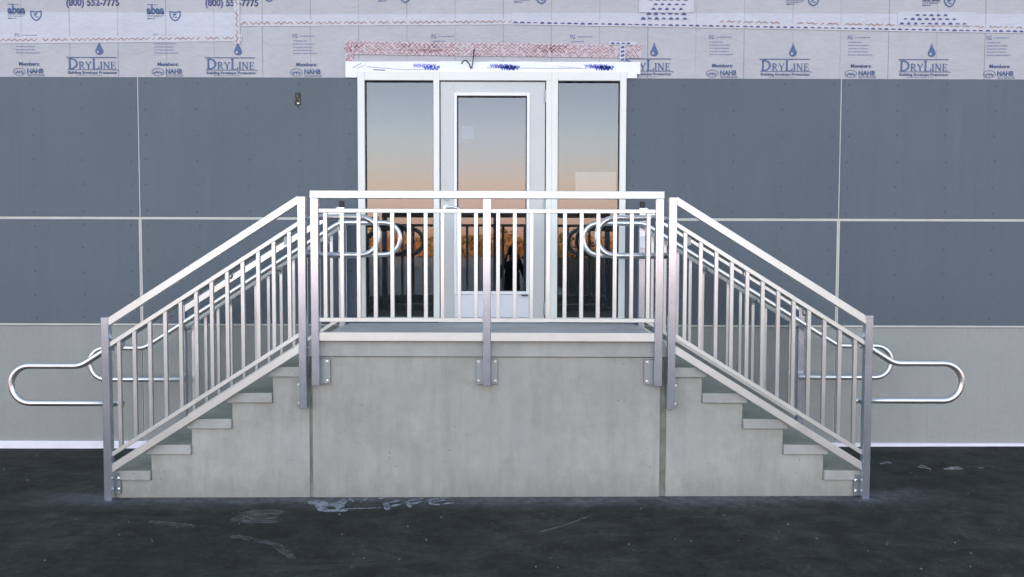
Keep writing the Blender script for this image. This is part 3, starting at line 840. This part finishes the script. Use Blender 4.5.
    for k in range(17):
        a = -PI / 2 - PI * k / 16
        path.append(Vector((s * (cx_ - lp * math.cos(a)), yh, zl - lp + lp * math.sin(a))) if True else None)
    mid = fillet([(s * cx_, yh, zl), (s * xb, yh, zl), (s * xt, yh, zh), (s * (.868), yh, zh)], .16, 8)
    path += mid[1:-1]
    for k in range(17):
        a = PI / 2 - PI * k / 16
        path.append(Vector((s * (.868 - lp * math.cos(a)), yh, zh - lp + lp * math.sin(a))))
    path.append(Vector((s * 1.235, yh, zh - 2 * lp)))
    bm = bmesh.new(); sweep(bm, path, pr, 16)
    hr = link('handrail', bm, M['pipe'], G, True)
    zline = lambda x: zl + (xb - x) * SL
    # brackets: a short arm from the guard under the pipe
    for x in (2.49, 2.15, 1.74, 1.345):
        z = zline(x)
        bm = bmesh.new()
        sweep(bm, fillet([(s * x, yc + d * .013, z - .062), (s * x, yh - d * .02, z - .062), (s * x, yh, z - .045), (s * x, yh, z - pr)], .02), .0065, 8)
        y0, y1 = Y(.0125, .0175); box(bm, *X(x - .014, x + .014), y0, y1, z - .09, z - .035)
        link('bracket', bm, M['plate'], hr, False)
    for x, z in ((2.545, zl - 2 * lp), (1.235, zh - 2 * lp), (1.235, zh)):
        bm = bmesh.new()
        sweep(bm, [(s * x, yc + d * .0255, z), (s * x, yh, z)], .012, 10)
        cyl(bm, (s * x, z), .022, *sorted((yc + d * .0255, yc + d * .031)), 14)
        link('bracket', bm, M['plate'], hr, False)
    if rear:
        # pale junction plates on the posts, seen between the front balusters
        link('bracket_plate', bbox(*X(1.212, 1.252), yc - .036, yc - .026, 1.70, 1.80, .002), M['flash'], p2)
    return G
for s in (-1, 1):
    stair_guard(s, False); stair_guard(s, True)

# ------------------------------------------------------------------ marks and litter on the ground
def ground_stroke(pts, w, m, name='paint_mark', z=.003, jag=.25):
    bm = bmesh.new(); n = len(pts); L = []; Rr = []
    P_ = [Vector(p) for p in pts]
    dense = []
    for a, b in zip(P_, P_[1:]):
        k = max(2, int((b - a).length / .03))
        for i in range(k): dense.append(a.lerp(b, i / k))
    dense.append(P_[-1])
    for i, p in enumerate(dense):
        t = (dense[min(i + 1, len(dense) - 1)] - dense[max(i - 1, 0)]).normalized(); nn = Vector((-t.y, t.x))
        e = .5 if i in (0, len(dense) - 1) else 1
        L.append(p + nn * w / 2 * e * random.uniform(1 - jag, 1 + jag)); Rr.append(p - nn * w / 2 * e * random.uniform(1 - jag, 1 + jag))
    vl = [bm.verts.new((p.x, p.y, GZ(p.x) + z)) for p in L]; vr = [bm.verts.new((p.x, p.y, GZ(p.x) + z)) for p in Rr]
    for i in range(len(vl) - 1): bm.faces.new([vl[i], vr[i], vr[i + 1], vl[i + 1]])
    return bm
def merge(name, m, strokes, label, cat, z=.003, group=None):
    bm = bmesh.new()
    for i, (pts, w) in enumerate(strokes):
        b2 = ground_stroke(pts, w, m, z=z + .0006 * i)
        me = bpy.data.meshes.new('x'); b2.to_mesh(me); b2.free(); bm.from_mesh(me); bpy.data.meshes.remove(me)
    o = link(name, bm, m); tag(o, label, cat, group); return o
def gp(px, py):
    # ground position measured off the survey picture, in metres
    f = 800.; th = R(2.612); u = (px - 512) / f; v = -(py - 288.5) / f
    dy = math.cos(th) + v * math.sin(th); dz = -math.sin(th) + v * math.cos(th); t = -1.667 / dz
    return (round(.1655 + u * t, 3), round(dy * t - 5.38, 3))
Q = lambda *a: [gp(*p) for p in a]
merge('paint_mark', M['spray'], [(Q((386, 502.5), (388.5, 510.5)), .035), (Q((387, 503.5), (400, 501)), .035), (Q((388, 508), (401, 504.5)), .035)], 'first worn white F shaped paint mark on the asphalt', 'paint mark', group='white paint marks by the landing')
merge('paint_mark', M['spray'], [(Q((407.5, 501.5), (411, 508)), .032), (Q((408, 501.5), (424, 498.5)), .034), (Q((410, 505.5), (423, 501.5)), .034)], 'second worn white F shaped paint mark right of the first', 'paint mark', group='white paint marks by the landing')
merge('paint_mark', M['spray'], [(Q((429, 500), (434, 505.5)), .034), (Q((429, 500), (449, 498)), .03), (Q((431, 502.8), (446, 500.5)), .028), (Q((433, 505.5), (455, 503.5)), .034)], 'white E shaped paint mark, rightmost of the row by the landing', 'paint mark', group='white paint marks by the landing')
merge('paint_mark', M['spray'], [(Q((313, 500.5), (325, 505), (345, 504)), .10), (Q((318, 504), (325, 511), (348, 510.5)), .06), (Q((345, 499.5), (338, 509)), .05), (Q((335, 503), (342, 508)), .07)], 'broad white paint smear at the left joint of the landing', 'paint mark', group='white paint marks by the landing')
merge('paint_mark', M['spray'], [(Q((346, 509), (381, 508)), .022)], 'thin straight white paint line between the smear and the letters', 'paint mark', group='white paint marks by the landing')
merge('paint_mark', M['spray'], [(Q((350, 498.8), (354, 501.8)), .03), (Q((368, 498.3), (362, 502.3)), .028), (Q((379, 498.6), (385, 498.8)), .03), (Q((404, 498), (411, 497.9)), .02)], 'short white paint dabs against the foot of the landing', 'paint mark', group='white paint marks by the landing')
merge('scuff_mark', M['scuff'], [(Q((239, 522), (240, 517), (246, 514), (262, 511.5), (285, 512.5)), .09), (Q((243, 521), (282, 520.5)), .10), (Q((246, 516), (280, 516)), .12)], 'pale rounded scuff patch on the asphalt before the left flight', 'scuff')
merge('scuff_mark', M['scuff'], [(Q((232, 536), (262, 541), (277, 545), (285, 552), (294, 559)), .05)], 'pale curved scuff streak on the asphalt, nearest the camera', 'scuff')
merge('scuff_mark', M['scuff'], [(Q((150, 521), (175, 524), (196, 527)), .06)], 'faint pale scuff streak near the left stair post', 'scuff')
merge('scuff_mark', M['scuff'], [(Q((540, 533), (565, 526), (590, 517)), .025)], 'faint thin pale line on the asphalt before the landing', 'scuff')
for i, (a, b, w, lab) in enumerate((((880, 465), (892, 464), .03, 'small white paint dab just right of the right stair post'), ((916, 467.5), (931, 470.5), .035, 'slanted white paint dab, second from the right stair post'), ((944, 470.5), (963, 469.8), .05, 'widest white paint dab near the right wall foot'), ((978, 469.3), (984, 469.2), .035, 'smallest white paint dab nearest the right picture edge'))):
    merge('paint_dab', M['chip'], [(Q(a, b), w), (Q((a[0] + 4, a[1] - 1.5), (b[0] - 2, b[1] - 1.5)), w * .5)], lab, 'paint mark', group='white paint dabs by the wall')
# pebbles
bm = bmesh.new()
for i in range(260):
    x = random.uniform(-4.6, 4.8); y = random.uniform(-2.2, 1.3)
    if abs(x) < 2.65 and y > -.02: continue
    r = random.uniform(.002, .0065) * (1.5 if random.random() < .06 else 1)
    mt = Matrix.Translation((x, y, GZ(x) + r * .4)) @ Matrix.Rotation(random.uniform(0, 6), 4, 'Z') @ Matrix.Diagonal((r * random.uniform(.8, 1.6), r, r * .7, 1))
    bmesh.ops.create_icosphere(bm, subdivisions=1, radius=1, matrix=mt)
o = link('loose_grit', bm, simple('grit_stone', (.13, .13, .12), .9, 0, .4, 3)); o['kind'] = 'stuff'; o['label'] = 'scattered small pale grit on the dark asphalt'; o['category'] = 'grit'

# ------------------------------------------------------------------ far trees across the lot (seen mirrored in the glass)
bm = bmesh.new(); rnd = random.Random(3)
for i in range(70):
    cx = -130 + 260 * i / 69 + rnd.uniform(-2, 2); cy = -232 + rnd.uniform(-10, 10); hh = rnd.uniform(5.5, 9.2); rr = rnd.uniform(3.0, 5.2)
    for k in range(170):
        a = rnd.uniform(0, 2 * PI); q = rnd.random() ** .5; z = rnd.uniform(.05, 1)
        rad = rr * q * (1 - .55 * z ** 2)
        c = Vector((cx + rad * math.cos(a), cy + rad * math.sin(a), hh * z)); s_ = rnd.uniform(.4, .85)
        u = Vector((rnd.uniform(-1, 1), rnd.uniform(-1, 1), rnd.uniform(-1, 1))).normalized(); w = u.orthogonal().normalized()
        bm.faces.new([bm.verts.new(c + (u * p + w * q2) * s_) for p, q2 in ((-1, 0), (0, -.7), (1, 0), (0, .7))])
o = link('tree_line', bm, M['foliage']); o['kind'] = 'stuff'; o['label'] = 'far line of low autumn trees behind the lot, orange sunlight painted in'; o['category'] = 'trees'

# ------------------------------------------------------------------ the photographer, mirrored in the door glass
CAM = Vector((.1655, -5.38, 1.667))
def skin(name, verts, edges, radii, m, parent, sub=2, root=0):
    me = bpy.data.meshes.new(name); me.from_pydata(verts, edges, [])
    o = bpy.data.objects.new(name, me); COL.objects.link(o)
    md = o.modifiers.new('Skin', 'SKIN'); md.use_smooth_shade = True
    for i, r in enumerate(radii):
        sv = me.skin_vertices[0].data[i]; sv.radius = (r, r) if not hasattr(r, '__len__') else r; sv.use_root = (i == root)
    sb = o.modifiers.new('Sub', 'SUBSURF'); sb.levels = sub; sb.render_levels = sub
    dg = bpy.context.evaluated_depsgraph_get(); dg.update()
    m2 = bpy.data.meshes.new_from_object(o.evaluated_get(dg)); bpy.data.objects.remove(o)
    m2.materials.clear(); m2.materials.append(m)
    for p in m2.polygons: p.use_smooth = True
    o = bpy.data.objects.new(name, m2); COL.objects.link(o)
    if parent: o.parent = parent; o.matrix_parent_inverse = parent.matrix_world.inverted()
    return o, m2
px, py = CAM.x, CAM.y - .40
PR = thing('person', 'person in dark jacket holding up a phone, seen mirrored in the door glass', 'person', (px, py, 0))
V = [(px, py, .93), (px, py, 1.10), (px, py, 1.30), (px, py, 1.44), (px, py + .01, 1.53), (px, py + .02, 1.62), (px, py + .02, 1.70)]
r_ = [(.15, .11), (.14, .10), (.155, .10), (.10, .075), (.052, .055), (.072, .085), (.068, .085)]
Ed = [(i, i + 1) for i in range(6)]
for s in (-1, 1):
    n = len(V)
    V += [(px + s * .17, py, 1.41), (px + s * .24, py + .10, 1.20), (px + s * .13, py + .30, 1.50), (px + s * .090, py + .353, 1.645)]
    r_ += [.062, .048, .036, .026]; Ed += [(3, n), (n, n + 1), (n + 1, n + 2), (n + 2, n + 3)]
    n = len(V)
    V += [(px + s * .10, py, .86), (px + s * .115, py + .01, .48), (px + s * .12, py - .02, .09), (px + s * .13, py + .13, .04)]
    r_ += [.095, .062, .045, .035]; Ed += [(0, n), (n, n + 1), (n + 1, n + 2), (n + 2, n + 3)]
body, bme = skin('body', V, Ed, r_, M['jacket'], PR)
bme.materials.append(M['skin']); bme.materials.append(M['trousers'])
for p in bme.polygons:
    c = p.center
    if c.z > 1.515 and abs(c.x - px) < .088 and c.y < py + .2: p.material_index = 1
    elif c.z > 1.545 and c.y > py + .28: p.material_index = 1
    elif c.z < .92: p.material_index = 2
bm = bmesh.new()
bmesh.ops.create_uvsphere(bm, u_segments=20, v_segments=12, radius=1, matrix=Matrix.Translation((px, py - .012, 1.70)) @ Matrix.Diagonal((.083, .098, .088, 1)))
bmesh.ops.delete(bm, geom=[v for v in bm.verts if v.co.z < 1.70 and v.co.y > py + .02], context='VERTS')
link('hair', bm, M['hair'], PR, True)
bm = bmesh.new()
for s in (-1, 1):
    bmesh.ops.create_uvsphere(bm, u_segments=8, v_segments=6, radius=.011, matrix=Matrix.Translation((px + s * .03, py + .098, 1.665)))
link('eyes', bm, M['black'], PR, True)
bm = bmesh.new(); bmesh.ops.create_cone(bm, segments=8, radius1=.014, radius2=.005, depth=.04, matrix=Matrix.Translation((px, py + .108, 1.64)), cap_ends=True)
link('nose', bm, M['skin'], PR, True)
for s in (-1, 1):
    hx, hy, hz = px + s * .088, py + .352, 1.612
    Vh = [(hx, hy, hz), (hx - s * .006, hy + .004, hz + .035)]; rh = [(.022, .014), (.026, .012)]; eh = [(0, 1)]
    for k in range(4):
        n = len(Vh); z = hz + .02 + k * .014
        L_ = (.026, .030, .028, .022)[k]
        Vh += [(hx - s * .010, hy + .008, z), (hx - s * (.010 + L_ * .5), hy + .021, z + .003), (hx - s * (.012 + L_), hy + .020, z + .004)]; rh += [.009, .0075, .0065]
        eh += [(1, n), (n, n + 1), (n + 1, n + 2)]
    n = len(Vh); Vh += [(hx - s * .012, hy - .006, hz + .012), (hx - s * .030, hy - .008, hz + .028), (hx - s * .042, hy - .004, hz + .042)]; rh += [.010, .0085, .0075]; eh += [(0, n), (n, n + 1), (n + 1, n + 2)]
    skin('hand', Vh, eh, rh, M['skin'], PR, 1)
t = thing('mobile_phone', 'black phone held up in landscape by the person', 'phone', (CAM.x, CAM.y - .03, 1.63))
link('phone_body', bbox(px - .075, px + .075, CAM.y - .034, CAM.y - .024, 1.625, 1.70, .003, 2), M['black'], t)
bm = bmesh.new(); cyl(bm, (CAM.x, CAM.z), .007, CAM.y - .0238, CAM.y - .0225, 16); link('lens', bm, M['gasket'], t)

# ------------------------------------------------------------------ camera
cam = bpy.data.cameras.new('camera'); co = bpy.data.objects.new('camera', cam); COL.objects.link(co)
cam.sensor_width = 36; cam.lens = 36 * 800 / 1024; cam.clip_start = .01; cam.clip_end = 2000
co.matrix_world = Matrix.Translation(CAM) @ Matrix.Rotation(R(90 - 2.612), 4, 'X') @ Matrix.Rotation(R(.15), 4, 'Z')
scn.camera = co

# ------------------------------------------------------------------ light: just after sundown, bright sky behind the camera
SUN_EL = 4.0
w = bpy.data.worlds.new('World'); scn.world = w; w.use_nodes = True
nt = w.node_tree; bg = nt.nodes['Background']
sky = nt.nodes.new('ShaderNodeTexSky'); sky.sky_type = 'NISHITA'; sky.sun_disc = False
sky.sun_elevation = R(SUN_EL); sky.sun_rotation = R(12); sky.altitude = 100; sky.air_density = 1.0; sky.dust_density = .6; sky.ozone_density = 2.0
tint = nt.nodes.new('ShaderNodeMix'); tint.data_type = 'RGBA'; tint.blend_type = 'MULTIPLY'; tint.inputs[0].default_value = 1
tcw = nt.nodes.new('ShaderNodeTexCoord'); sxw = nt.nodes.new('ShaderNodeSeparateXYZ'); nt.links.new(tcw.outputs['Generated'], sxw.inputs[0])
rw = nt.nodes.new('ShaderNodeValToRGB'); cr = rw.color_ramp           # the dusk air is pinker than the model's, most of all low down
while len(cr.elements) < 6: cr.elements.new(.5)
for e, (p, c) in zip(cr.elements, [(0, (.80, .58, 1.45)), (.03, (.85, .62, 1.50)), (.08, (1.24, .77, 1.12)), (.14, (1.29, .92, 1.22)), (.19, (1.22, .83, 1.06)), (.45, (1.30, .86, .82))]):
    e.position = p; e.color = (*[c[0] / 2 * 1.12, c[1] / 2 * 1.125, c[2] / 2 * .90], 1)
nt.links.new(sxw.outputs['Z'], rw.inputs['Fac']); nt.links.new(rw.outputs['Color'], tint.inputs[7])
nt.links.new(sky.outputs[0], tint.inputs[6]); nt.links.new(tint.outputs[2], bg.inputs[0]); bg.inputs[1].default_value = .15
sl = bpy.data.lights.new('sun', 'SUN'); so = bpy.data.objects.new('sun', sl); COL.objects.link(so)
sl.energy = 1.2; sl.angle = R(.6); sl.color = (1, .62, .34)
SD = Vector((math.sin(R(12)) * math.cos(R(SUN_EL)), math.cos(R(12)) * math.cos(R(SUN_EL)), math.sin(R(SUN_EL))))
so.rotation_euler = SD.to_track_quat('Z', 'Y').to_euler()
vs = scn.view_settings; vs.view_transform = 'Standard'; vs.look = 'None'; vs.gamma = 1; vs.use_curve_mapping = False; vs.exposure = 4.38
scn.cycles.max_bounces = 8
